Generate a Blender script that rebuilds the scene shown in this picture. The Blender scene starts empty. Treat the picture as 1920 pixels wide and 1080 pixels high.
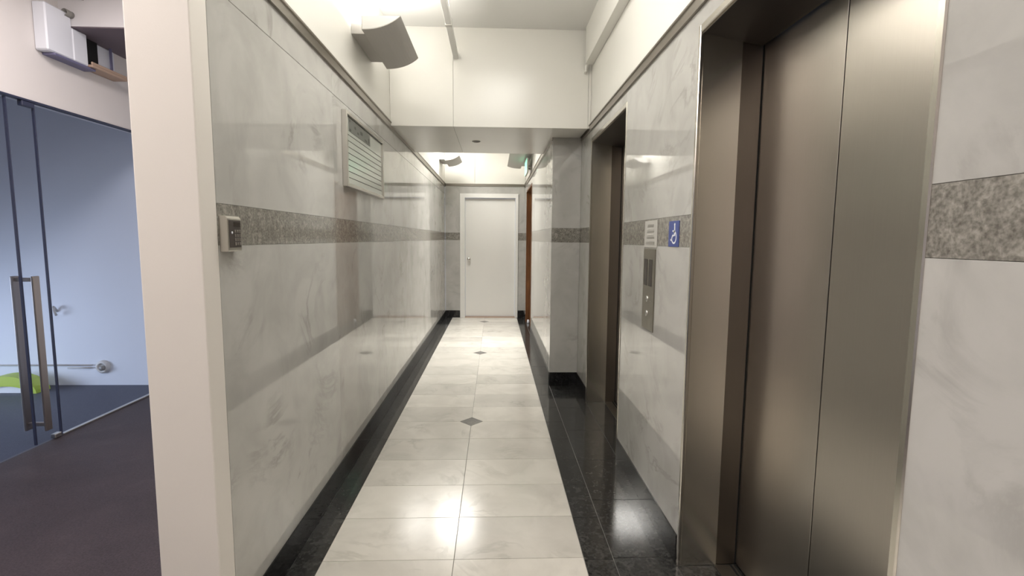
import bpy, bmesh, math, random
from mathutils import Vector, Matrix
random.seed(7)
S = bpy.context.scene
COL = S.collection

# ------------------------------------------------------------------ camera
F, YAW, PITCH, ROLL, H = 914.40, 0.0361, -0.1002, 0.0079, 1.4
cam = bpy.data.objects.new('camera', bpy.data.cameras.new('camera'))
COL.objects.link(cam)
cam.data.sensor_fit = 'HORIZONTAL'; cam.data.sensor_width = 36.0
cam.data.lens = 36.0*F/1920.0
cam.data.clip_start = 0.02; cam.data.clip_end = 60
fw = Vector((math.sin(YAW), math.cos(YAW), 0)); rt = Vector((math.cos(YAW), -math.sin(YAW), 0)); up = Vector((0, 0, 1))
fw2 = fw*math.cos(PITCH)+up*math.sin(PITCH); up2 = up*math.cos(PITCH)-fw*math.sin(PITCH)
rt3 = rt*math.cos(ROLL)+up2*math.sin(ROLL); up3 = up2*math.cos(ROLL)-rt*math.sin(ROLL)
cam.matrix_world = Matrix(((rt3.x, up3.x, -fw2.x, 0), (rt3.y, up3.y, -fw2.y, 0), (rt3.z, up3.z, -fw2.z, H), (0, 0, 0, 1)))
S.camera = cam

# ------------------------------------------------------------------ world, lights, exposure
S.view_settings.view_transform = 'Standard'
S.view_settings.look = 'None'
S.view_settings.gamma = 1.0
S.view_settings.use_curve_mapping = False
S.view_settings.exposure = 0.06
W = bpy.data.worlds.new('world'); S.world = W; W.use_nodes = True
W.node_tree.nodes['Background'].inputs[0].default_value = (0.62, 0.74, 1.0, 1)
W.node_tree.nodes['Background'].inputs[1].default_value = 1.2

def area(name, loc, rot, sx, sy, power, col):
    l = bpy.data.lights.new(name, 'AREA'); l.shape = 'RECTANGLE'; l.size = sx; l.size_y = sy
    l.energy = power; l.color = col
    o = bpy.data.objects.new(name, l); o.location = loc; o.rotation_euler = rot
    COL.objects.link(o); return o
PI = math.pi
WARM = (1.0, 0.975, 0.925)
LOBBY_W, LOBBY2_W, DAY_W, SCONCE_W, NEAR_W, UP_W, FAR_W = 62, 22, 17, 10.5, 14, 26, 32
area('lobby_fill', (-2.2, 0.9, 3.09), (0, 0, 0), 0.6, 1.6, LOBBY_W, (1.0, 0.92, 0.885))  # added fill brightening post, lobby and near right wall; no fixture
area('corridor_down_fill', (0.1, 2.3, 3.09), (0, 0, 0), 0.5, 1.4, NEAR_W, WARM)  # unseen added fill shining down on the floor ahead of the beam
area('lobby_fill', (-2.1, 2.75, 3.09), (0, 0, 0), 0.5, 0.9, LOBBY2_W, (1.0, 0.92, 0.90))  # second added lobby fill, lifts the wall above the glass
area('lobby_up_fill', (-2.0, 0.0, 2.6), (PI, 0, 0), 0.8, 1.6, 34, (1.0, 0.93, 0.90))  # added fill aimed upwards to brighten the lobby ceiling
area('corridor_up_fill', (-0.35, 1.9, 2.62), (PI, 0, 0), 0.5, 1.6, UP_W, WARM)  # floating added fill, bounces off the ceiling; no real lamp hangs here
area('far_bay_fill', (-0.58, 7.35, 3.09), (0, 0, 0), 0.55, 0.75, FAR_W, WARM)  # added fill hidden behind the beam, also makes the floor highlight
bpy.data.lights['far_bay_fill'].spread = math.radians(170)
area('corridor_up_fill', (0.1, -1.2, 2.5), (PI, 0, 0), 0.8, 1.6, 36, WARM)  # added fill behind the camera, gives the elevator doors a bright ceiling to reflect
area('far_bay_fill', (-0.15, 6.25, 3.09), (0, 0, 0), 0.4, 0.8, 32, WARM).data.spread = math.radians(95)  # another hidden added fill, brightens the far floor and end door
dl_ = area('office_daylight_window', (-5.95, 2.9, 0.65), Vector((-1.5, -0.9, 0.45)).to_track_quat('Z', 'Y').to_euler(), 1.6, 0.9, DAY_W, (0.72, 0.82, 1.0))
dl_.data.spread = math.radians(90)

# ------------------------------------------------------------------ materials
def mat(name, col, rough=0.5, metal=0.0, spec=0.5, coat=0.0):
    m = bpy.data.materials.new(name); m.use_nodes = True
    b = m.node_tree.nodes['Principled BSDF']
    b.inputs['Base Color'].default_value = (*col, 1)
    b.inputs['Roughness'].default_value = rough
    b.inputs['Metallic'].default_value = metal
    b.inputs['Specular IOR Level'].default_value = spec
    b.inputs['Coat Weight'].default_value = coat
    m['b'] = 1
    return m
def nodes(m): return m.node_tree.nodes, m.node_tree.links, m.node_tree.nodes['Principled BSDF']
def coords(m, scale=(1, 1, 1), rnd=True):
    n, l, b = nodes(m)
    tc = n.new('ShaderNodeTexCoord'); mp = n.new('ShaderNodeMapping')
    mp.inputs['Scale'].default_value = scale
    l.new(tc.outputs['Object'], mp.inputs['Vector'])
    if rnd:
        oi = n.new('ShaderNodeObjectInfo'); mu = n.new('ShaderNodeMath'); mu.operation = 'MULTIPLY'; mu.inputs[1].default_value = 37.0
        l.new(oi.outputs['Random'], mu.inputs[0]); cb = n.new('ShaderNodeCombineXYZ')
        for i in range(3): l.new(mu.outputs[0], cb.inputs[i])
        l.new(cb.outputs[0], mp.inputs['Location'])
    return mp.outputs[0]
def noise(m, vec, scale, detail=4, rough=0.5, dist=0.0):
    n, l, b = nodes(m); t = n.new('ShaderNodeTexNoise')
    t.inputs['Scale'].default_value = scale; t.inputs['Detail'].default_value = detail
    t.inputs['Roughness'].default_value = rough; t.inputs['Distortion'].default_value = dist
    l.new(vec, t.inputs['Vector']); return t.outputs['Fac']
def ramp(m, fac, stops):
    n, l, b = nodes(m); r = n.new('ShaderNodeValToRGB'); e = r.color_ramp.elements
    while len(e) < len(stops): e.new(0.5)
    for k, (p, c) in enumerate(stops): e[k].position = p; e[k].color = (*c, 1)
    l.new(fac, r.inputs[0]); return r.outputs[0]
def mix(m, fac, a, c, mode='MIX'):
    n, l, b = nodes(m); x = n.new('ShaderNodeMixRGB'); x.blend_type = mode
    if isinstance(fac, float): x.inputs[0].default_value = fac
    else: l.new(fac, x.inputs[0])
    l.new(a, x.inputs[1]); l.new(c, x.inputs[2]); return x.outputs[0]
def g3(v): return (v, v, v)
def marble(name, base, dark, vein, rough, tone=0.05, vscale=1.6):
    m = mat(name, base, rough, spec=0.6); n, l, b = nodes(m); v = coords(m)
    c = ramp(m, noise(m, v, 2.2*vscale, 6, 0.55, 0.6), [(0.36, dark), (0.60, base)])
    # thin veins where a warped noise crosses its middle value
    f = noise(m, v, 1.1*vscale, 8, 0.6, 1.6)
    veins = ramp(m, f, [(0.455, g3(0)), (0.495, g3(1)), (0.505, g3(1)), (0.55, g3(0))])
    patch = ramp(m, noise(m, v, 1.9*vscale, 3), [(0.48, g3(0)), (0.68, g3(0.5))])
    k = mix(m, 1.0, veins, patch, 'MULTIPLY')
    vn = n.new('ShaderNodeRGB'); vn.outputs[0].default_value = (*vein, 1)
    c = mix(m, k, c, vn.outputs[0])
    # every slab is cut from another block: its own tone
    oi = n.new('ShaderNodeObjectInfo')
    t = ramp(m, oi.outputs['Random'], [(0, g3(1-tone)), (1, g3(1+0.2*tone))])
    c = mix(m, 1.0, c, t, 'MULTIPLY')
    l.new(c, b.inputs['Base Color']); return m
def granite(name, a, c2, c3, scale, rough):
    m = mat(name, a, rough, spec=0.5); n, l, b = nodes(m); v = coords(m)
    c = ramp(m, noise(m, v, scale, 3, 0.6, 0.8), [(0.36, a), (0.52, c2), (0.66, c3)])
    c = mix(m, 0.45, c, ramp(m, noise(m, v, scale*3.1, 2), [(0.35, a), (0.65, c3)]))
    l.new(c, b.inputs['Base Color']); return m

M = {}
M['marble'] = marble('wall_marble', (0.495, 0.485, 0.46), (0.425, 0.417, 0.392), (0.24, 0.232, 0.208), 0.03, 0.06)
M['floor_marble'] = marble('floor_marble', (0.72, 0.69, 0.63), (0.64, 0.613, 0.557), (0.46, 0.44, 0.39), 0.17, 0.19, 1.9)
M['band'] = granite('band_granite', (0.125, 0.116, 0.10), (0.21, 0.199, 0.175), (0.37, 0.35, 0.31), 40, 0.09)
M['black'] = granite('black_granite', (0.010, 0.010, 0.0105), (0.022, 0.022, 0.022), (0.055, 0.055, 0.052), 26, 0.11)
M['base'] = granite('baseboard_granite', (0.006, 0.006, 0.007), (0.010, 0.010, 0.011), (0.02, 0.02, 0.02), 30, 0.10)
M['diamond'] = granite('diamond_granite', (0.13, 0.125, 0.118), (0.17, 0.165, 0.155), (0.22, 0.215, 0.20), 60, 0.15)
M['grout'] = mat('grout', (0.30, 0.29, 0.27), 0.9)
M['core'] = mat('wall_core', (0.34, 0.33, 0.31), 0.9)

def paint(name, col, rough=0.5, amp=0.03, spec=0.4):
    m = mat(name, col, rough, spec=spec); n, l, b = nodes(m); v = coords(m, rnd=False)
    c = ramp(m, noise(m, v, 1.7, 4), [(0.3, tuple(x*(1-amp) for x in col)), (0.7, col)])
    l.new(c, b.inputs['Base Color'])
    bp = n.new('ShaderNodeBump'); bp.inputs['Strength'].default_value = 0.04; bp.inputs['Distance'].default_value = 0.004
    l.new(noise(m, v, 160, 2), bp.inputs['Height']); l.new(bp.outputs[0], b.inputs['Normal'])
    return m
M['cream'] = paint('cream_paint', (0.80, 0.785, 0.735), 0.35)
M['ceiling'] = paint('ceiling_paint', (0.82, 0.81, 0.78), 0.6)
M['beam_panel'] = paint('beam_panel', (0.78, 0.765, 0.715), 0.24, 0.03, 0.8)
M['white'] = paint('white_gloss', (0.80, 0.79, 0.76), 0.3)
M['post'] = paint('post_paint', (0.74, 0.70, 0.655), 0.45)
M['plaster'] = paint('lobby_plaster', (0.76, 0.72, 0.70), 0.6)
M['office'] = paint('office_wall', (0.74, 0.77, 0.82), 0.6)
M['lilac'] = paint('soffit_paint', (0.72, 0.70, 0.71), 0.6)

def steel(name, col, rough, brushed=(90, 90, 1.5)):
    m = mat(name, col, rough, metal=1.0); n, l, b = nodes(m); v = coords(m, brushed)
    f = noise(m, v, 3.0, 3, 0.6)
    l.new(ramp(m, f, [(0.3, tuple(x*0.97 for x in col)), (0.7, col)]), b.inputs['Base Color'])
    r = n.new('ShaderNodeMapRange'); r.inputs[3].default_value = rough*0.96; r.inputs[4].default_value = rough*1.04
    l.new(f, r.inputs[0]); l.new(r.outputs[0], b.inputs['Roughness'])
    return m
M['steel'] = steel('brushed_steel', (0.55, 0.515, 0.47), 0.29)
M['jamb'] = steel('jamb_steel', (0.78, 0.745, 0.67), 0.24)
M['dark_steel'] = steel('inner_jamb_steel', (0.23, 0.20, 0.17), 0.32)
M['edge'] = steel('edge_steel', (0.72, 0.69, 0.63), 0.22)
M['trim'] = steel('trim_metal', (0.30, 0.275, 0.24), 0.35)
M['chrome'] = mat('chrome', (0.80, 0.79, 0.76), 0.12, metal=1)
M['alu'] = steel('aluminium', (0.58, 0.56, 0.52), 0.30)
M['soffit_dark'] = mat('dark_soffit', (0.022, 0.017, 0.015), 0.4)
M['gap'] = mat('dark_gap', (0.004, 0.004, 0.004), 0.8)
M['sill'] = steel('sill_metal', (0.20, 0.19, 0.17), 0.4)
M['sconce'] = mat('sconce_grey', (0.43, 0.41, 0.385), 0.45)
M['sconce_in'] = mat('sconce_inside', (0.62, 0.61, 0.59), 0.5)
M['plastic'] = mat('pale_plastic', (0.62, 0.60, 0.56), 0.4)
M['grey'] = mat('grey_plastic', (0.25, 0.24, 0.22), 0.4)
M['dark'] = mat('dark_plastic', (0.055, 0.045, 0.04), 0.3)
M['key'] = mat('key_grey', (0.16, 0.14, 0.125), 0.45)
M['blue'] = mat('sign_blue', (0.055, 0.085, 0.30), 0.35)
M['sign_white'] = mat('sign_white', (0.78, 0.80, 0.86), 0.4)
M['callplate'] = steel('call_plate', (0.30, 0.28, 0.235), 0.33)
M['window'] = mat('display_window', (0.03, 0.022, 0.018), 0.25, 0, 0.3)
M['plaque'] = mat('plaque', (0.50, 0.485, 0.455), 0.25)
M['plaque_mark'] = mat('plaque_mark', (0.27, 0.26, 0.235), 0.4)
M['plaque_light'] = mat('plaque_light', (0.58, 0.565, 0.53), 0.4)
M['strip'] = mat('name_strip', (0.52, 0.55, 0.50), 0.16)
M['board_head'] = mat('board_header', (0.17, 0.175, 0.16), 0.45, spec=0.3)
M['board_mark'] = mat('board_mark', (0.07, 0.07, 0.06), 0.5)
M['conduit'] = mat('conduit', (0.55, 0.54, 0.52), 0.4)
M['lime'] = mat('lime_sheet', (0.42, 0.55, 0.06), 0.45)
M['paper'] = mat('white_sheet', (0.75, 0.77, 0.78), 0.6)
M['handle'] = steel('handle_steel', (0.40, 0.35, 0.31), 0.35)
M['black_rubber'] = mat('black_rubber', (0.02, 0.02, 0.03), 0.5)
M['seal'] = mat('glass_edge', (0.03, 0.035, 0.07), 0.4)
M['ply'] = mat('wood_ply', (0.46, 0.33, 0.25), 0.6)
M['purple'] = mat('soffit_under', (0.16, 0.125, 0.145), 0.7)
M['bluegrey'] = mat('blue_grey', (0.16, 0.155, 0.26), 0.5)

def wood():
    m = mat('brown_wood', (0.13, 0.05, 0.018), 0.3); n, l, b = nodes(m); v = coords(m, (14, 14, 0.9))
    l.new(ramp(m, noise(m, v, 2.0, 5, 0.6, 1.0), [(0.3, (0.07, 0.026, 0.010)), (0.7, (0.20, 0.085, 0.03))]), b.inputs['Base Color'])
    return m
M['wood'] = wood()
def carpet():
    m = mat('lobby_carpet', (0.05, 0.04, 0.045), 0.55, spec=0.35); n, l, b = nodes(m); v = coords(m, rnd=False)
    c = ramp(m, noise(m, v, 3.2, 6, 0.6, 0.7), [(0.35, (0.024, 0.016, 0.020)), (0.6, (0.038, 0.027, 0.032)), (0.75, (0.064, 0.050, 0.056))])
    c = mix(m, 0.35, c, ramp(m, noise(m, v, 130, 2), [(0.3, (0.02, 0.015, 0.018)), (0.7, (0.09, 0.075, 0.08))]))
    l.new(c, b.inputs['Base Color'])
    bp = n.new('ShaderNodeBump'); bp.inputs['Strength'].default_value = 0.3; bp.inputs['Distance'].default_value = 0.003
    l.new(noise(m, v, 220, 2), bp.inputs['Height']); l.new(bp.outputs[0], b.inputs['Normal'])
    return m
M['carpet'] = carpet()
def glass():
    m = bpy.data.materials.new('thin_glass'); m.use_nodes = True; n = m.node_tree.nodes; l = m.node_tree.links
    n.clear(); o = n.new('ShaderNodeOutputMaterial'); mx = n.new('ShaderNodeMixShader')
    t = n.new('ShaderNodeBsdfTransparent'); t.inputs[0].default_value = (0.90, 0.92, 0.96, 1)
    gl = n.new('ShaderNodeBsdfGlossy'); gl.inputs['Roughness'].default_value = 0.01
    fr = n.new('ShaderNodeFresnel'); fr.inputs['IOR'].default_value = 1.45
    ge = n.new('ShaderNodeNewGeometry'); sb = n.new('ShaderNodeMath'); sb.operation = 'SUBTRACT'; sb.use_clamp = True
    l.new(fr.outputs[0], sb.inputs[0]); l.new(ge.outputs['Backfacing'], sb.inputs[1])   # only the outer face of the pane mirrors
    l.new(sb.outputs[0], mx.inputs[0]); l.new(t.outputs[0], mx.inputs[1]); l.new(gl.outputs[0], mx.inputs[2]); l.new(mx.outputs[0], o.inputs[0])
    return m
M['glass'] = glass()
def emit(name, col, st):
    m = mat(name, col, 0.4); n, l, b = nodes(m)
    b.inputs['Emission Color'].default_value = (*col, 1); b.inputs['Emission Strength'].default_value = st; return m
M['exit'] = emit('exit_green', (0.30, 0.95, 0.60), 0.9)
M['lamp'] = emit('lamp_tube', (1.0, 0.95, 0.86), 3.0)

# ------------------------------------------------------------------ mesh helpers
def link(name, me, m, parent=None, loc=(0, 0, 0)):
    o = bpy.data.objects.new(name, me); COL.objects.link(o)
    if m is not None and not me.materials: me.materials.append(m)
    o.location = loc
    if parent is not None:
        o.parent = parent
        o.location = Vector(loc)-wloc(parent)
    return o
def wloc(o):
    v = Vector(o.location)
    while o.parent: o = o.parent; v += Vector(o.location)
    return v
def struct(o, label=None):
    o['kind'] = 'structure'
    if label: o['label'] = label
    return o
def tag(o, label, cat, group=None):
    o['label'] = label; o['category'] = cat
    if group: o['group'] = group
    return o
def empty(name, loc):
    o = bpy.data.objects.new(name, None); o.empty_display_size = 0.1; o.location = loc; COL.objects.link(o); return o
_cache = {}
def box_mesh(dx, dy, dz, bev=0.0, seg=1):
    bm = bmesh.new(); bmesh.ops.create_cube(bm, size=1.0)
    for v in bm.verts: v.co = Vector((v.co.x*dx, v.co.y*dy, v.co.z*dz))
    if bev: bmesh.ops.bevel(bm, geom=bm.edges[:], offset=bev, segments=seg, affect='EDGES', profile=0.5)
    me = bpy.data.meshes.new('box'); bm.to_mesh(me); bm.free(); return me
def box(name, lo, hi, m, parent=None, bev=0.0, seg=1):
    """one box from corner lo to corner hi; boxes of one size and material share their mesh"""
    d = [abs(hi[i]-lo[i]) for i in range(3)]; c = [(hi[i]+lo[i])/2 for i in range(3)]
    k = (round(d[0], 4), round(d[1], 4), round(d[2], 4), bev, seg, m.name)
    if k not in _cache: _cache[k] = box_mesh(*d, bev, seg)
    return link(name, _cache[k], m, parent, c)
def boxes(name, lst, m, parent=None, loc=(0, 0, 0), bev=0.0):
    bm = bmesh.new()
    for lo, hi in lst:
        t = bmesh.new(); bmesh.ops.create_cube(t, size=1.0)
        for v in t.verts: v.co = Vector(((v.co.x+.5)*(hi[0]-lo[0])+lo[0]-loc[0], (v.co.y+.5)*(hi[1]-lo[1])+lo[1]-loc[1], (v.co.z+.5)*(hi[2]-lo[2])+lo[2]-loc[2]))
        if bev: bmesh.ops.bevel(t, geom=t.edges[:], offset=bev, segments=1, affect='EDGES')
        tm = bpy.data.meshes.new('t'); t.to_mesh(tm); t.free(); bm.from_mesh(tm); bpy.data.meshes.remove(tm)
    me = bpy.data.meshes.new(name); bm.to_mesh(me); bm.free()
    return link(name, me, m, parent, loc)
def prism(name, pts, vec, m, parent=None, loc=(0, 0, 0), smooth=False, bev=0.0):
    """polygon pts (3-D, absolute) extruded along vec"""
    bm = bmesh.new(); L = Vector(loc)
    vs = [bm.verts.new(Vector(p)-L) for p in pts]; f = bm.faces.new(vs)
    r = bmesh.ops.extrude_face_region(bm, geom=[f])
    for v in r['geom']:
        if isinstance(v, bmesh.types.BMVert): v.co += Vector(vec)
    bmesh.ops.recalc_face_normals(bm, faces=bm.faces)
    if bev: bmesh.ops.bevel(bm, geom=bm.edges[:], offset=bev, segments=2, affect='EDGES')
    me = bpy.data.meshes.new(name); bm.to_mesh(me); bm.free()
    o = link(name, me, m, parent, loc)
    return o
def lathe(name, prof, axis, loc, m, parent=None, seg=28):
    """profile [(radius, height)] turned about axis through loc"""
    bm = bmesh.new(); a = Vector(axis).normalized(); q = a.to_track_quat('Z', 'Y'); rings = []
    for r, h in prof:
        if r < 1e-6: rings.append([bm.verts.new(q @ Vector((0, 0, h)))])
        else: rings.append([bm.verts.new(q @ Vector((r*math.cos(2*PI*i/seg), r*math.sin(2*PI*i/seg), h))) for i in range(seg)])
    for A, B in zip(rings, rings[1:]):
        for i in range(seg):
            j = (i+1) % seg
            if len(A) == 1 and len(B) > 1: bm.faces.new((A[0], B[j], B[i]))
            elif len(B) == 1 and len(A) > 1: bm.faces.new((A[i], A[j], B[0]))
            elif len(A) > 1: bm.faces.new((A[i], A[j], B[j], B[i]))
    bmesh.ops.recalc_face_normals(bm, faces=bm.faces)
    for f in bm.faces: f.smooth = True
    me = bpy.data.meshes.new(name); bm.to_mesh(me); bm.free()
    return link(name, me, m, parent, loc)
def tube(name, pts, r, m, parent=None, loc=(0, 0, 0), seg=10):
    bm = bmesh.new(); L = Vector(loc); P = [Vector(p)-L for p in pts]; rings = []
    for i, p in enumerate(P):
        d = (P[min(i+1, len(P)-1)]-P[max(i-1, 0)]).normalized(); q = d.to_track_quat('Z', 'Y')
        rings.append([bm.verts.new(p+q @ Vector((r*math.cos(2*PI*k/seg), r*math.sin(2*PI*k/seg), 0))) for k in range(seg)])
    for A, B in zip(rings, rings[1:]):
        for k in range(seg): bm.faces.new((A[k], A[(k+1) % seg], B[(k+1) % seg], B[k]))
    bm.faces.new(rings[0][::-1]); bm.faces.new(rings[-1])
    bmesh.ops.recalc_face_normals(bm, faces=bm.faces)
    for f in bm.faces: f.smooth = len(f.verts) == 4
    me = bpy.data.meshes.new(name); bm.to_mesh(me); bm.free()
    return link(name, me, m, parent, loc)

# ------------------------------------------------------------------ plan (metres; camera above x=0, y=0)
XL, XR, XF = -0.869, 0.796, 0.530          # left wall, elevator wall, narrow far part of the right wall
YB1, YB2, YE, YP = 4.190, 5.440, 8.629, 4.564
ZB, Z1, Z2, ZT, ZC = 0.129, 1.3715, 1.5048, 2.3275, 3.117
YN = -2.6                                   # behind the camera
T0, T1, TC = -0.743, 0.3995, -0.1725
XFAC = -3.04                                # glass front of the office across the lobby
E1, E2, EZ, ED = (0.890, 1.951), (3.020, 4.080), 2.200, 1.052
G = 0.0009

# ------------------------------------------------------------------ floor of the corridor
floor = struct(box('floor', (XL-0.13, YN, -0.08), (1.15, YE+0.05, -0.006), M['grout']), 'corridor floor of pale marble tiles with black granite borders')
def tile(name, x0, x1, y0, y1, m, gap=0.0012, z=0.0):
    return box(name, (x0+gap, y0+gap, -0.02), (x1-gap, y1-gap, z), m, floor, 0.0006)
PY, Y0, DH = 0.325, 2.016, 0.088
dia_y = [Y0+PY*(5+7*k) for k in (-2, -1, 0, 1, 2)]
def cut_tile(x0, x1, y0, y1, cut):
    """marble tile with the corner at (cut) taken off for the inlaid diamond"""
    g = 0.0012; x0 += g; x1 -= g; y0 += g; y1 -= g; pts = []
    for cx, cy, nx, ny in ((x0, y0, 0, 1), (x1, y0, 1, 0), (x1, y1, 0, -1), (x0, y1, -1, 0)):
        if abs(cx-cut[0]) < 0.01 and abs(cy-cut[1]) < 0.01:
            sx = 1 if cx > cut[0] else -1; sy = 1 if cy > cut[1] else -1
            a = (cut[0]+sx*(DH+g), cy); b = (cx, cut[1]+sy*(DH+g))
            pts += [b, a] if sx*sy > 0 else [a, b]
        else: pts.append((cx, cy))
    c = ((x0+x1)/2, (y0+y1)/2, -0.01)
    return prism('marble_tile', [(p[0], p[1], -0.02) for p in pts], (0, 0, 0.02), M['floor_marble'], floor, c)
k = -14
while True:
    y0 = Y0+PY*k; y1 = min(y0+PY, YE)
    if y0 > YE-0.02: break
    for x0, x1 in ((T0, TC), (TC, T1)):
        cut = [d for d in dia_y if abs(d-y0) < 0.01 or abs(d-y1) < 0.01]
        if cut: cut_tile(x0, x1, y0, y1, (TC, cut[0]))
        else: tile('marble_tile', x0, x1, y0, y1, M['floor_marble'])
    k += 1
for d in dia_y:
    prism('diamond_tile', [(TC+DH, d, -.02), (TC, d+DH, -.02), (TC-DH, d, -.02), (TC, d-DH, -.02)], (0, 0, 0.02), M['diamond'], floor, (TC, d, -0.01))
y = 2.342-0.971*5
while y < YE:
    tile('granite_tile', -0.863, T0, max(y, YN), min(y+0.971, YE), M['black']); y += 0.971
y = 2.326-PY*15
while y < YE-0.01:
    tile('granite_tile', T1, XF, y, min(y+PY, YE), M['black'], 0.0018); y += PY
y = 2.010-0.481*9
while y < YP-0.01:
    tile('granite_tile', XF, XR, y, min(y+0.481, YP), M['black'], 0.0018); y += 0.481
for a, b in (E1, E2):
    n = 2
    for i in range(n): tile('granite_tile', XR, 0.957, a+(b-a)*i/n, a+(b-a)*(i+1)/n, M['black'], 0.0018)
y = YN
while y < 1.487:
    tile('granite_tile', XL-0.125, -0.863, y, min(y+0.6, 1.487), M['black'], 0.0015); y += 0.6

# ------------------------------------------------------------------ lobby and office floor
M['office_floor'] = granite('office_carpet', (0.045, 0.048, 0.072), (0.062, 0.066, 0.096), (0.085, 0.09, 0.125), 90, 0.5)
struct(box('floor_office', (-6.2, YN, -0.08), (XFAC, YE, 0.0), M['office_floor']), 'blue grey carpet of the glazed office')
carpet = struct(box('floor_lobby', (XFAC, YN, -0.08), (XL-0.13, YE, 0.0), M['carpet']), 'dark purple brown carpet of the lobby')

# ------------------------------------------------------------------ marble walls
def slabs_x(parent, x, sgn, cuts, rows, th=0.02):
    """slabs on a wall facing along x; sgn +1 = the face looks towards +x"""
    for (ya, yb) in zip(cuts, cuts[1:]):
        for z0, z1, kind in rows:
            m = M['band'] if kind == 'band' else M['marble']
            lo = (x-th if sgn > 0 else x, ya+G/2, z0+G/2); hi = (x if sgn > 0 else x+th, yb-G/2, z1-G/2)
            box('band_slab' if kind == 'band' else 'marble_slab', lo, hi, m, parent, 0.0005)
def slabs_y(parent, y, cuts, rows, th=0.02):
    for (xa, xb) in zip(cuts, cuts[1:]):
        for z0, z1, kind in rows:
            m = M['band'] if kind == 'band' else M['marble']
            box('band_slab' if kind == 'band' else 'marble_slab', (xa+G/2, y, z0+G/2), (xb-G/2, y+th, z1-G/2), m, parent, 0.0005)
ZJ = 2.165
ROWS = [(ZB-0.03, Z1, 'm'), (Z1, Z2, 'band'), (Z2, ZT, 'm')]
ROWS_L = [(ZB-0.03, Z1, 'm'), (Z1, Z2, 'band'), (Z2, ZJ, 'm'), (ZJ+0.001, ZT, 'm')]

YS = 1.574
wl = struct(boxes('wall_left', [((-1.054, YS, 0), (XL-0.0205, YE+0.2, ZT)), ((-1.054, YS, ZT), (XL, YE+0.2, ZC))], M['cream']), 'left corridor wall of polished grey marble with painted upper part')
slabs_x(wl, XL, +1, [YS, 2.72, 3.86, 5.0, 6.14, 7.28, YE], ROWS_L)
post = struct(box('trim_1', (-1.054, 1.487, 0), (XL, YS, ZC), M['post'], None, 0.004, 2), 'white painted end post of the left marble wall')

wr = struct(boxes('wall_right', [((XR+0.021, YN, 0), (1.11, E1[0]-0.022, ZT)), ((XR+0.021, E1[1]+0.022, 0), (1.11, E2[0]-0.022, ZT)), ((XR+0.021, E2[1]+0.022, 0), (1.11, YP+0.3, ZT)),
      ((XR+0.021, E1[0]-0.022, EZ+0.032), (1.11, E1[1]+0.022, ZT)), ((XR+0.021, E2[0]-0.022, EZ+0.032), (1.11, E2[1]+0.022, ZT)),
      ((0.801, YN, ZT), (1.11, YP+0.3, ZC))], M['cream']), 'right elevator wall of polished grey marble with painted upper part')
slabs_x(wr, XR, -1, [YN, -1.45, -0.28, E1[0]], ROWS)
slabs_x(wr, XR, -1, [E1[1], E2[0]], ROWS)
slabs_x(wr, XR, -1, [E2[1], YP+0.02], ROWS)
for a, b in (E1, E2): slabs_x(wr, XR, -1, [a, b], [(EZ, ZT, 'm')])

wret = struct(box('wall_right_return', (XF+0.021, YP+0.021, 0), (XR+0.02, YP+0.3, ZT), M['core']), 'grey marble return where the right wall steps in')
slabs_y(wret, YP, [XF, XR-0.0005], ROWS)
BD = (7.05, 8.20, 2.200)
wf = struct(boxes('wall_right_far', [((XF+0.021, YP+0.3, 0), (0.78, BD[0], ZT)), ((XF+0.021, BD[1], 0), (0.78, YE+0.2, ZT)), ((XF+0.021, BD[0], BD[2]), (0.78, BD[1], ZT)),
      ((XF+0.003, YP+0.021, ZT), (0.78, YE+0.2, ZC))], M['cream']), 'far right corridor wall of polished marble')
slabs_x(wf, XF, -1, [YP+0.0205, 5.80, BD[0]], ROWS)
slabs_x(wf, XF, -1, [BD[1], YE], ROWS)
slabs_x(wf, XF, -1, [BD[0], BD[1]], [(BD[2], ZT, 'm')])

DX0, DX1, DZ = -0.608, 0.411, 2.180
we = struct(boxes('wall_end', [((XL, YE+0.021, 0), (DX0, YE+0.2, ZT)), ((DX1, YE+0.021, 0), (XF+0.02, YE+0.2, ZT)), ((DX0, YE+0.021, DZ), (DX1, YE+0.2, ZT)),
      ((XL, YE+0.014, ZT), (XF+0.02, YE+0.2, ZC))], M['cream']), 'end wall of the corridor around the white door')
slabs_y(we, YE, [XL+0.0005, DX0], ROWS); slabs_y(we, YE, [DX1, XF-0.0005], ROWS)
slabs_y(we, YE, [DX0, DX1], [(DZ, ZT, 'm')])
for xa, xb in ((XL, -0.348), (-0.348, XF)):
    box('wall_panel', (xa+0.0015, YE, ZT+0.02), (xb-0.0015, YE+0.013, ZC), M['beam_panel'], we, 0.001)

# ------------------------------------------------------------------ ceiling and dropped beam
ceil = struct(box('ceiling', (XL-0.2, YN, ZC), (1.15, YE+0.2, ZC+0.1), M['ceiling']), 'white corridor ceiling')
ceil2 = struct(box('ceiling_lobby', (-6.2, YN, ZC), (XL-0.2, YE, ZC+0.1), M['plaster']), 'white lobby ceiling')
beam = struct(box('ceiling_beam', (XL, YB1+0.012, ZT+0.012), (XR+0.005, YB2, ZC), M['core']), 'dropped ceiling beam across the corridor clad in cream panels')
JX = -0.348
for xa, xb in ((XL, JX), (JX, 0.778), (0.778, 0.801)):
    box('beam_panel', (xa+0.001, YB1, ZT), (xb-0.001, YB1+0.011, ZC), M['beam_panel'], beam, 0.001)
    if xb < 0.8: box('soffit_panel', (xa+0.001, YB1+0.0115, ZT), (min(xb, XR)-0.001, YB2, ZT+0.011), M['beam_panel'], beam, 0.001)

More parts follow.
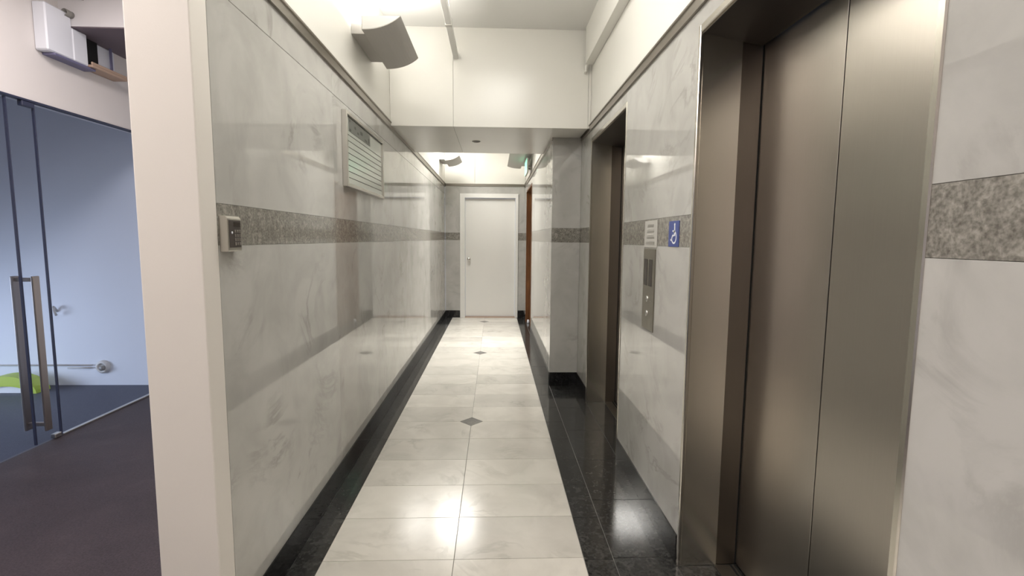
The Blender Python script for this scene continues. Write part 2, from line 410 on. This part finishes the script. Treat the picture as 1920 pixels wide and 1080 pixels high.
# ------------------------------------------------------------------ metal trims at the top of the marble, black baseboards
def trim_x(name, x, sgn, ya, yb, label):
    """ridged metal strip: two flanges and a sunk centre"""
    def c(d): return x+sgn*d
    pr = [(0, -.030), (.012, -.030), (.012, -.021), (.006, -.019), (.006, .019), (.012, .021), (.012, .030), (0, .030)]
    return struct(prism(name, [(c(d), ya, ZT+z) for d, z in pr], (0, yb-ya, 0), M['trim'], None, (x, (ya+yb)/2, ZT)), label)
trim_x('trim_2', XL, +1, YS+0.001, YE, 'dark metal trim strip above the left marble wall')
trim_x('trim_3', XR, -1, YN, YP-0.001, 'dark metal trim strip above the elevator wall')
trim_x('trim_4', XF, -1, YP+0.001, YE, 'dark metal trim strip above the far right marble wall')
struct(box('trim_5', (XL+0.013, YE-0.01, ZT-0.022), (XF-0.013, YE, ZT+0.022), M['trim'], None, 0.002), 'dark metal trim strip on the end wall above the door')

def base_x(name, x, sgn, segs, label):
    e = struct(empty(name, (x, segs[0][0], 0)), label)
    for a, b in segs:
        lo = (min(x, x+sgn*0.007), a+0.0008, 0.0); hi = (max(x, x+sgn*0.007), b-0.0008, ZB)
        box('baseboard_slab', lo, hi, M['base'], e, 0.0012)
    return e
base_x('baseboard_left', XL, +1, [(YS, 2.342), (2.342, 3.313), (3.313, 4.284), (4.284, 5.255), (5.255, 6.226), (6.226, 7.197), (7.197, YE)], 'black granite baseboard along the left wall')
base_x('baseboard_right', XR, -1, [(YN, -0.6), (-0.6, E1[0]-0.016), (E1[1]+0.016, E2[0]-0.016), (E2[1]+0.016, YP-0.008)], 'black granite baseboard along the elevator wall')
base_x('baseboard_right_far', XF, -1, [(YP+0.001, 5.8), (5.8, BD[0]), (BD[1], YE-0.008)], 'black granite baseboard along the far right wall')
br = struct(empty('baseboard_return', (XF, YP, 0)), 'black granite baseboard on the marble return')
box('baseboard_slab', (XF+0.001, YP-0.007, 0), (XR-0.0005, YP, ZB), M['base'], br, 0.0012)
be = struct(empty('baseboard_end', (XL, YE, 0)), 'black granite baseboard on the end wall')
box('baseboard_slab', (XL+0.008, YE-0.007, 0), (DX0-0.001, YE, ZB), M['base'], be, 0.0012)
box('baseboard_slab', (DX1+0.001, YE-0.007, 0), (XF-0.008, YE, ZB), M['base'], be, 0.0012)

# ------------------------------------------------------------------ elevators
def elevator(ya, yb, seam, label):
    e = empty('elevator_entrance', (XR, (ya+yb)/2, 0)); tag(e, label, 'elevator', 'elevators in the right wall')
    for y, s in ((yb, -1), (ya, 1)):       # far jamb, near jamb
        def yy(d): return y+s*d
        def bx(name, x0, x1, d0, d1, z1, m, bev=0.001):
            return box(name, (x0, min(yy(d0), yy(d1)), 0.0), (x1, max(yy(d0), yy(d1)), z1), m, e, bev)
        bx('jamb_edge', XR-0.004, XR+0.012, -0.015, 0.004, EZ+0.03, M['edge'], 0.003)
        bx('jamb', XR+0.012, 0.964, -0.015, 0.0, EZ+0.004, M['jamb'])
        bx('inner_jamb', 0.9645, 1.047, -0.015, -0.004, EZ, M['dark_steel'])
    box('pocket_liner', (1.041, yb+0.005, 0), (ED+0.03, yb+0.0215, EZ), M['gap'], e); box('pocket_liner', (1.041, ya-0.0215, 0), (ED+0.03, ya-0.005, EZ), M['gap'], e)
    box('header_edge', (XR-0.004, ya+0.004, EZ), (XR+0.012, yb-0.004, EZ+0.03), M['edge'], e, 0.003)
    prism('header_soffit', [(XR+0.012, ya, EZ), (1.040, ya, EZ-0.045), (1.040, ya, EZ+0.02), (XR+0.012, ya, EZ+0.02)], (0, yb-ya, 0), M['soffit_dark'], e, (XR, (ya+yb)/2, EZ))
    box('hoistway', (ED+0.03, ya-0.02, 0), (ED+0.05, yb+0.02, EZ), M['gap'], e)
    for a, b in ((ya-0.0045, seam-0.0025), (seam+0.0025, yb+0.0045)):
        box('door_panel', (ED, a, 0.008), (ED+0.028, b, EZ-0.03), M['steel'], e, 0.0008)
    s = box('sill', (0.958, ya, -0.02), (ED+0.03, yb, 0.001), M['sill'], e, 0.001)
    for k in range(3): box('sill_groove', (ED-0.028+k*0.018, ya+0.002, 0.001), (ED-0.020+k*0.018, yb-0.002, 0.0022), M['gap'], s)
    return e
elevator(E1[0], E1[1], 1.492, 'near stainless steel elevator entrance with brushed double doors, right of the blue wheelchair sign')
elevator(E2[0], E2[1], 3.56, 'far stainless steel elevator entrance beyond the call panel, next to the marble return')

# ------------------------------------------------------------------ white door at the end
d1 = empty('door_1', (0, YE, 0)); struct(d1, 'white door with a wide frame at the end of the corridor')
FWD = 0.086
box('door_frame', (DX0, YE-0.018, 0), (DX0+FWD, YE+0.10, DZ), M['white'], d1, 0.003, 2)
box('door_frame', (DX1-0.048, YE-0.018, 0), (DX1, YE+0.10, DZ), M['white'], d1, 0.003, 2)
box('door_frame', (DX0+FWD, YE-0.018, DZ-0.072), (DX1-0.048, YE+0.10, DZ), M['white'], d1, 0.003, 2)
leaf = box('door_leaf', (DX0+FWD+0.003, YE+0.045, 0.02), (DX1-0.051, YE+0.085, DZ-0.076), M['white'], d1, 0.002)
box('threshold', (DX0+FWD, YE-0.01, -0.004), (DX1-0.048, YE+0.10, 0.012), M['ply'], d1, 0.002)
lathe('door_knob', [(0, 0), (0.030, 0), (0.030, 0.006), (0.012, 0.010), (0.011, 0.028), (0.024, 0.036), (0.028, 0.048), (0.022, 0.058), (0, 0.062)], (0, -1, 0), (-0.455, YE+0.045, 1.039), M['chrome'], leaf)

# ------------------------------------------------------------------ brown wooden doorway in the far right wall
d2 = empty('door_2', (XF, (BD[0]+BD[1])/2, 0)); struct(d2, 'brown wooden door set back in the far right wall')
box('door_frame', (XF-0.004, BD[1]-0.03, 0), (0.66, BD[1], BD[2]-0.03), M['wood'], d2, 0.002)
box('door_frame', (XF-0.004, BD[0], 0), (0.66, BD[0]+0.03, BD[2]-0.03), M['wood'], d2, 0.002)
box('door_frame', (XF-0.004, BD[0], BD[2]-0.03), (0.66, BD[1], BD[2]), M['wood'], d2, 0.002)
lf2 = box('door_leaf', (0.622, BD[0]+0.032, 0.01), (0.658, BD[1]-0.032, BD[2]-0.034), M['wood'], d2, 0.002)
lathe('door_knob', [(0, 0), (0.028, 0), (0.028, 0.006), (0.011, 0.010), (0.011, 0.026), (0.025, 0.036), (0.022, 0.05), (0, 0.054)], (-1, 0, 0), (0.622, BD[0]+0.11, 1.02), M['chrome'], lf2)
box('door_sill', (XF+0.0005, BD[0], -0.02), (0.66, BD[1], 0.004), M['black'], d2, 0.001)
ds = lathe('door_stop', [(0, 0), (0.02, 0), (0.021, 0.012), (0.017, 0.045), (0.012, 0.055), (0, 0.058)], (0, 0, 1), (0.565, 8.05, 0.004), M['sign_white'])
tag(ds, 'small white door stop on the floor at the brown doorway', 'door stop')

# ------------------------------------------------------------------ sconces
def sconce_curve(side, wall, outer):
    """section of the curved shade: from the wall side up to the lip"""
    pts = []
    n = 12
    for i in range(n+1):
        t = i/n; a = t*math.radians(52)
        u = math.sin(a)/math.sin(math.radians(52)); w = (1-math.cos(a))/(1-math.cos(math.radians(52)))
        pts.append((u, w))
    return pts
def sconce(wall, sgn, y0, y1, zb, zt, label, power=SCONCE_W):
    """up-lighter: wall box carrying a shade bent from sheet with closed ends"""
    xi, xo = wall+sgn*0.107, wall+sgn*0.325
    e = empty('wall_sconce', (wall, (y0+y1)/2, zb)); tag(e, label, 'wall lamp', 'curved grey uplight sconces')
    m0, m1 = y0+0.16, y1-0.0
    boxes('mount_box', [((min(wall, wall+sgn*0.16), m0, zb+0.038), (max(wall, wall+sgn*0.16), m1-0.02, zt+0.022))], M['sconce'], e, (wall, (m0+m1)/2, zb+0.05), 0.002)
    cv = sconce_curve(0, 0, 0); P = [(xi+(xo-xi)*u, zb+(zt-zb)*w) for u, w in cv]
    th = 0.004
    sec = [(x, z) for x, z in P]+[(x, z+th*1.2) for x, z in reversed(P)]
    sh = prism('shade', [(x, y0, z) for x, z in sec], (0, y1-y0, 0), M['sconce'], e, ((xi+xo)/2, (y0+y1)/2, zb))
    for p in sh.data.polygons:
        if len(p.vertices) == 4: p.use_smooth = False
    cap = [(x, z+0.0006) for x, z in P]+[(xi, zt)]
    for ya in (y0+0.0005, y1-0.0045):
        prism('end_cap', [(x, ya, z) for x, z in cap], (0, 0.004, 0), M['sconce_in'], e, ((xi+xo)/2, ya, zb))
    box('back_plate', (min(xi, xi-sgn*0.004), y0, zb), (max(xi, xi-sgn*0.004), y1, zt), M['sconce'], e, 0.001)
    xc = (xi+xo)/2-sgn*0.01
    tz = zt-0.022 if zt-zb > 0.06 else zt-0.006
    tube('lamp_tube', [(xc, y0+0.08, tz), (xc, y1-0.08, tz)], 0.010, M['lamp'], e, (xc, (y0+y1)/2, tz))
    sl = area('sconce_lamp', (xc, (y0+y1)/2, zt+0.006), Vector((-sgn*0.30, 0, -1)).to_track_quat('Z', 'Y').to_euler(), 0.06, min(y1-y0, 0.66)-0.12, power, WARM)
    sl.rotation_euler = (PI, -sgn*0.35, 0); sl.data.spread = math.radians(160)
    return e
sconce(XL, +1, 2.95, 3.605, 2.585, 2.662, 'large curved grey uplight sconce on the left wall in front of the beam')
sconce(XL, +1, 7.62, 8.28, 2.585, 2.662, 'small looking curved uplight sconce far down on the left wall beyond the beam', 7)
sconce(XF, -1, 6.70, 8.28, 2.566, 2.602, 'uplight sconce on the far right wall, half hidden by the beam above the exit sign', 6)

# ------------------------------------------------------------------ ceiling trunking and wall duct
tk = empty('cable_trunking', (-0.325, 1.0, 2.89)); tag(tk, 'narrow white cable trunking hung under the ceiling, running into the beam', 'trunking')
box('channel', (-0.345, YN+0.3, 2.868), (-0.305, YB1-0.001, 2.910), M['ceiling'], tk, 0.002)
for yy in (0.2, 1.8, 3.55): box('hanger', (-0.331, yy, 2.909), (-0.319, yy+0.02, ZC-0.001), M['ceiling'], tk, 0.001)
for yy in (0.19, 1.79, 3.54): box('clip', (-0.348, yy, 2.864), (-0.302, yy+0.035, 2.914), M['plastic'], tk, 0.001)
du = empty('wall_duct', (0.77, 0.8, 2.825)); tag(du, 'cream boxed duct along the top of the elevator wall', 'duct')
box('duct_body', (0.735, YN+0.2, 2.825), (0.8005, 4.13, ZC-0.001), M['cream'], du, 0.002)
box('duct_clip', (0.735, 4.131, 2.77), (0.750, YB1-0.001, 2.825), M['cream'], du, 0.002)
dl = empty('ceiling_fitting', (-0.18, 4.79, ZT)); tag(dl, 'small round flush fitting on the underside of the beam', 'ceiling fitting')
lathe('ring', [(0.040, 0), (0.040, 0.004), (0.030, 0.006), (0.028, 0.002)], (0, 0, -1), (-0.18, 4.795, ZT), M['grey'], dl)
lathe('cover', [(0, 0.004), (0.028, 0.003), (0.029, 0)], (0, 0, -1), (-0.18, 4.795, ZT), M['dark'], dl)

# ------------------------------------------------------------------ exit sign
ex = empty('exit_sign', (0.465, 7.33, 2.44)); tag(ex, 'green lit exit sign seen edge-on by the far right wall', 'exit sign')
box('housing', (0.457, 7.10, 2.350), (0.480, 7.60, 2.560), M['plastic'], ex, 0.003)
box('lit_face', (0.4545, 7.11, 2.358), (0.4572, 7.59, 2.552), M['exit'], ex, 0.001)
for yy in (7.2, 7.48): box('bracket', (0.480, yy, 2.44), (XF+0.003, yy+0.03, 2.47), M['plastic'], ex, 0.002)

# ------------------------------------------------------------------ directory board on the left wall
dy0, dy1, dz0, dz1 = 2.87, 3.79, 1.695, 2.122; dx = XL+0.030
db = empty('directory_board', (XL, (dy0+dy1)/2, dz0)); tag(db, 'aluminium framed directory board with blank strips on the left marble wall', 'sign board')
box('back_panel', (XL, dy0+0.01, dz0+0.01), (XL+0.008, dy1-0.01, dz1-0.01), M['board_head'], db)
fw_ = 0.020
box('frame_member', (XL, dy0, dz0), (dx, dy0+fw_, dz1), M['alu'], db, 0.002)
box('frame_member', (XL, dy1-fw_, dz0), (dx, dy1, dz1), M['alu'], db, 0.002)
box('frame_member', (XL, dy0+fw_, dz0), (dx, dy1-fw_, dz0+fw_), M['alu'], db, 0.002)
box('frame_member', (XL, dy0+fw_, dz1-fw_), (dx, dy1-fw_, dz1), M['alu'], db, 0.002)
N, zt_ = 8, dz1-fw_-0.105
h_ = (zt_-(dz0+fw_+0.002))/N
for k in range(N):
    z0 = dz0+fw_+0.002+k*h_
    box('name_strip', (XL+0.008, dy0+fw_+0.004, z0+0.002), (XL+0.016, dy1-fw_-0.004, z0+h_-0.002), M['strip'], db, 0.0008)
hd = box('header_plate', (XL+0.008, dy0+fw_+0.004, zt_+0.002), (XL+0.016, dy1-fw_-0.004, dz1-fw_-0.004), M['strip'], db, 0.0008)
hp = box('header_label', (XL+0.0162, 2.95, zt_+0.022), (XL+0.0175, 3.44, zt_+0.094), M['board_head'], hd)
for yy, zz, w, h in ((2.965, .078, .02, .012), (2.965, .027, .03, .012), (3.07, .058, .03, .016), (3.13, .040, .035, .012), (3.20, .052, .05, .02), (3.30, .032, .06, .012), (3.39, .036, .03, .03)):
    box('header_mark', (XL+0.0175, yy, zt_+zz), (XL+0.0179, yy+w, zt_+zz+h), M['board_mark'], hd)

# ------------------------------------------------------------------ keypad on the left wall
ky = empty('keypad', (XL, 1.62, 1.353)); tag(ky, 'small grey access keypad at the near end of the left marble wall', 'keypad')
kx = XL+0.027
ky0, ky1, kz0, kz1 = 1.580, 1.664, 1.353, 1.467
prism('housing', [(XL, ky0, kz0), (XL, ky0, kz1), (kx-0.006, ky0, kz1-0.001), (kx, ky0, kz1-0.010), (kx, ky0, kz0+0.004), (kx-0.003, ky0, kz0)], (0, ky1-ky0, 0), M['alu'], ky, (XL, 1.62, 1.41), False, 0.0012)
fp = box('face_plate', (kx-0.001, ky0+0.008, kz0+0.012), (kx+0.0012, ky1-0.006, kz1-0.014), M['dark'], ky, 0.0008)
box('display', (kx+0.0012, ky0+0.034, kz1-0.034), (kx+0.002, ky1-0.009, kz1-0.020), M['window'], fp)
for r in range(4):
    for c in range(3):
        box('key', (kx+0.0012, ky0+0.036+c*0.0135, kz0+0.019+r*0.0135), (kx+0.0032, ky0+0.046+c*0.0135, kz0+0.029+r*0.0135), M['key'], fp, 0.0008)
lathe('indicator', [(0.0042, 0), (0.0042, 0.001), (0, 0.002)], (1, 0, 0), (kx+0.0012, ky0+0.023, kz0+0.060), M['sign_white'], fp, 14)

# ------------------------------------------------------------------ call panel, plaque and wheelchair sign
cp = empty('call_panel', (XR, 2.474, 0.938)); tag(cp, 'tall steel elevator call panel with two dark windows and two buttons', 'call panel')
box('plate', (XR-0.005, 2.384, 0.938), (XR, 2.566, 1.356), M['callplate'], cp, 0.0015)
for a in (2.420, 2.496): box('display_window', (XR-0.0062, a, 1.165), (XR-0.0045, a+0.055, 1.302), M['window'], cp, 0.0006)
for z in (1.097, 1.022):
    b_ = lathe('button', [(0.0155, 0), (0.0155, 0.003), (0.013, 0.005), (0.0125, 0.003), (0, 0.004)], (-1, 0, 0), (XR-0.005, 2.485, z), M['chrome'], cp)
box('key_switch', (XR-0.006, 2.425, 1.086), (XR-0.005, 2.431, 1.092), M['chrome'], cp)
ap = empty('floor_plaque', (XR, 2.47, 1.367)); tag(ap, 'faint pale plaque just above the steel call panel', 'plaque')
box('plate', (XR-0.003, 2.372, 1.362), (XR, 2.570, 1.498), M['plaque'], ap, 0.001)
for z, h, w, m in ((1.468, .010, .10, 'plaque_mark'), (1.452, .008, .10, 'plaque_light'), (1.438, .008, .11, 'plaque_mark'), (1.424, .006, .10, 'plaque_light'), (1.408, .009, .12, 'plaque_mark'), (1.378, .014, .13, 'plaque_mark')):
    box('raised_line', (XR-0.0042, 2.475-w/2, z), (XR-0.003, 2.475+w/2, z+h), M[m], ap, 0.0005)

ws = empty('wheelchair_sign', (XR, 2.15, 1.37)); tag(ws, 'blue square sign with a white wheelchair symbol', 'sign')
sy0, sy1, sz0, sz1 = 2.090, 2.212, 1.371, 1.485
box('plate', (XR-0.003, sy0, sz0), (XR, sy1, sz1), M['blue'], ws, 0.0006)
def flat(name, poly):
    """flat print: polygon in (u, v), u to the right as seen from the corridor, in units of the sign's width"""
    w = sy1-sy0; hgt = sz1-sz0
    pts = [(XR-0.0030, sy1-u*w, sz0+v*hgt) for u, v in poly]
    return prism(name, pts, (-0.0006, 0, 0), M['sign_white'], ws, (XR-0.003, 2.151, 1.428))
def circ(cx, cy, r, a0=0, a1=360, n=24): return [(cx+r*math.cos(math.radians(a0+(a1-a0)*i/n)), cy+r*math.sin(math.radians(a0+(a1-a0)*i/n))) for i in range(n+1)]
flat('symbol_head', circ(0.60, 0.855, 0.062)[:-1])
flat('symbol_body', [(0.555, 0.80), (0.655, 0.80), (0.665, 0.42), (0.565, 0.42)])
flat('symbol_arm', [(0.41, 0.640), (0.57, 0.640), (0.57, 0.585), (0.41, 0.585)])
flat('symbol_leg', [(0.40, 0.47), (0.57, 0.47), (0.57, 0.405), (0.445, 0.405), (0.315, 0.215), (0.20, 0.245), (0.215, 0.305), (0.29, 0.290)])
ro, ri = 0.255, 0.195
flat('symbol_wheel', circ(0.555, 0.365, ro, 100, -165)+circ(0.555, 0.365, ri, -165, 100))

# ------------------------------------------------------------------ lobby on the left: glass front, soffit, fittings
fa = struct(boxes('wall_facade', [((XFAC-0.10, YN, 2.275), (XFAC, 4.615, ZC))], M['plaster']), 'white wall above the glass front of the office')
ob = struct(box('wall_office', (-6.2, 4.615, 0), (-1.054, 4.75, ZC), M['office']), 'pale blue wall at the back of the glazed office')
ol = struct(boxes('wall_office_side', [((-6.2, YN, 0), (-6.0, 0.9, ZC)), ((-6.2, 0.9, 0), (-6.0, 4.3, 0.1)), ((-6.2, 0.9, 1.2), (-6.0, 4.3, ZC)), ((-6.2, 4.3, 0), (-6.0, 4.615, ZC))], M['office']), 'office side wall with the window opening')
oc = struct(box('ceiling_office', (-6.0, YN, 2.62), (XFAC-0.10, 4.615, 2.70), M['plaster']), 'office ceiling')
bk = struct(box('wall_behind', (-6.2, YN-0.15, 0), (1.15, YN, ZC), M['plaster']), 'wall behind the camera')
so = struct(box('ceiling_soffit', (XFAC+0.0005, 3.676, 2.853), (-1.0545, 4.6145, ZC-0.0005), M['lilac']), 'dropped lilac white soffit in the lobby')
box('soffit_board', (XFAC+0.002, 3.680, 2.846), (-1.056, 4.612, 2.853), M['purple'], so)

ZG = 2.262
gp = empty('glass_partition', (XFAC, 3.42, 0)); tag(gp, 'frameless glass front of the office, left of the white post', 'glass partition')
struct(box('trim_6', (XFAC-0.02, YN, ZG), (XFAC+0.02, 4.614, ZG+0.013), M['seal'], None, 0.001), 'dark head channel along the top of the glass front')
box('pane', (XFAC-0.006, 3.425, 0.012), (XFAC+0.006, 4.612, ZG), M['glass'], gp)
w1 = struct(empty('window_1', (XFAC, 0, 0)), 'glass bays of the office front towards the camera')
for a, b in ((YN+0.02, 0.30), (0.305, 2.20)):
    box('pane', (XFAC-0.006, a, 0.002), (XFAC+0.006, b, ZG), M['glass'], w1)
box('pane_edge', (XFAC-0.007, 3.415, 0.012), (XFAC+0.007, 3.4245, ZG), M['seal'], gp)
box('floor_channel', (XFAC-0.014, 3.425, 0.0), (XFAC+0.014, 4.612, 0.014), M['alu'], gp, 0.002)
gd = empty('glass_door', (XFAC, 3.30, 0)); tag(gd, 'glass door with a long upright steel pull handle', 'glass door')
box('pane', (XFAC-0.006, 2.21, 0.012), (XFAC+0.006, 3.228, ZG-0.004), M['glass'], gd)
box('pane', (XFAC-0.006, 3.232, 0.012), (XFAC+0.006, 3.408, ZG-0.004), M['glass'], gd)
box('pane_edge', (XFAC-0.007, 3.225, 0.012), (XFAC+0.007, 3.235, ZG-0.004), M['seal'], gd)
box('patch_fitting', (XFAC-0.017, 3.33, ZG-0.035), (XFAC+0.017, 3.413, ZG-0.001), M['seal'], gd, 0.003)
box('patch_fitting', (XFAC-0.017, 3.355, 0.003), (XFAC+0.017, 3.408, 0.035), M['alu'], gd, 0.004)
hn = empty('handle', (XFAC, 3.27, 0.6)); hn.parent = gd; hn.location = Vector((XFAC, 3.27, 0.6))-Vector((XFAC, 3.30, 0))
box('handle_bar', (XFAC+0.045, 3.247, 0.10), (XFAC+0.062, 3.293, 1.135), M['handle'], hn, 0.004, 2)
box('handle_bar', (XFAC-0.085, 3.247, 0.10), (XFAC-0.068, 3.293, 1.135), M['handle'], hn, 0.004, 2)
for z in (0.13, 1.10): box('handle_bolt', (XFAC-0.068, 3.258, z), (XFAC+0.046, 3.282, z+0.024), M['handle'], hn, 0.003)

# wall unit above the glass
wu = empty('wall_unit', (XFAC, 3.80, 2.61)); tag(wu, 'white wall-mounted unit with an open dark slot above the glass front', 'wall unit')
ux = XFAC+0.085
boxes('housing', [((XFAC, 3.47, 2.622), (ux, 3.675, 2.93)), ((XFAC, 3.674, 2.622), (ux, 3.80, 2.845)), ((XFAC, 3.80, 2.622), (XFAC+0.02, 4.14, 2.845))], M['sign_white'], wu, (XFAC, 3.7, 2.7), 0.008)
box('slot', (XFAC+0.02, 3.80, 2.665), (XFAC+0.03, 3.96, 2.845), M['gap'], wu)
box('bottom_strip', (XFAC, 3.52, 2.606), (ux, 3.86, 2.622), M['bluegrey'], wu, 0.003)
box('tray', (XFAC, 3.80, 2.622), (XFAC+0.11, 4.14, 2.640), M['ply'], wu, 0.003)
box('tray_lip', (XFAC+0.098, 3.80, 2.640), (XFAC+0.11, 4.14, 2.660), M['ply'], wu, 0.003)
box('post', (XFAC+0.04, 4.06, 2.640), (XFAC+0.052, 4.075, 2.845), M['bluegrey'], wu)
ps = lathe('pipe_stub', [(0.0, 0.005), (0.017, 0.005), (0.017, 0.055), (0.024, 0.055), (0.024, 0), (0, 0)], (0, -1, 0), (-2.955, 3.676, 2.925), M['grey']); tag(ps, 'short grey pipe stub poking out of the lobby soffit', 'pipe')
cb = tube('cable', [(-3.03, 3.64, 3.115), (-2.96, 3.655, 3.075), (-2.90, 3.668, 3.045), (-2.86, 3.673, 3.04)], 0.014, M['black_rubber'], None, (-2.95, 3.66, 3.08)); tag(cb, 'black cable end at the top of the lobby soffit', 'cable')

# things on the office back wall and floor
wb = 4.615
sk = empty('wall_socket', (-3.66, wb, 0.179)); tag(sk, 'round white socket low on the pale blue office wall', 'socket')
lathe('ring', [(0.062, 0), (0.060, 0.022), (0.045, 0.034), (0.034, 0.030), (0.032, 0.02), (0, 0.02)], (0, -1, 0), (-3.66, wb, 0.179), M['plastic'], sk)
lathe('plug', [(0.024, 0), (0.022, 0.03), (0, 0.032)], (0, -1, 0), (-3.65, wb-0.02, 0.172), M['grey'], sk, 16)
cd = empty('wall_conduit', (-4.2, wb, 0.19)); tag(cd, 'thin grey conduit running along the office wall to the socket', 'conduit')
tube('pipe', [(-5.9, wb-0.012, 0.195), (-3.76, wb-0.012, 0.195)], 0.007, M['conduit'], cd, (-4.8, wb, 0.195))
tube('pipe', [(-3.98, wb-0.012, 0.170), (-3.76, wb-0.012, 0.170)], 0.007, M['conduit'], cd, (-3.87, wb, 0.17))
hk = tube('coat_hook', [(-4.04, wb-0.004, 0.70), (-4.04, wb-0.03, 0.74), (-4.03, wb-0.05, 0.75), (-4.02, wb-0.06, 0.72), (-4.02, wb-0.05, 0.69), (-4.02, wb-0.04, 0.67)], 0.010, M['conduit'], None, (-4.03, wb, 0.7)); tag(hk, 'small grey hook on the office wall behind the glass', 'hook')
lm = empty('folded_sheet', (-4.32, 4.42, 0)); tag(lm, 'lime green curved sheet lying on the office floor behind the glass', 'sheet')
arc = [(math.cos(a)*0.26, math.sin(a)*0.155) for a in [PI*i/16 for i in range(17)]]
ins = [(x*0.72, z*0.42) for x, z in arc]
prism('outer_sheet', [(-4.32+x, 4.36, z+0.001) for x, z in arc]+[(-4.32+x, 4.36, z+0.001) for x, z in reversed(ins)], (0, 0.14, 0), M['lime'], lm, (-4.32, 4.42, 0.05))
prism('inner_sheet', [(-4.32+x*0.99, 4.38, z*0.98+0.001) for x, z in ins], (0, 0.10, 0), M['paper'], lm, (-4.32, 4.42, 0.03))
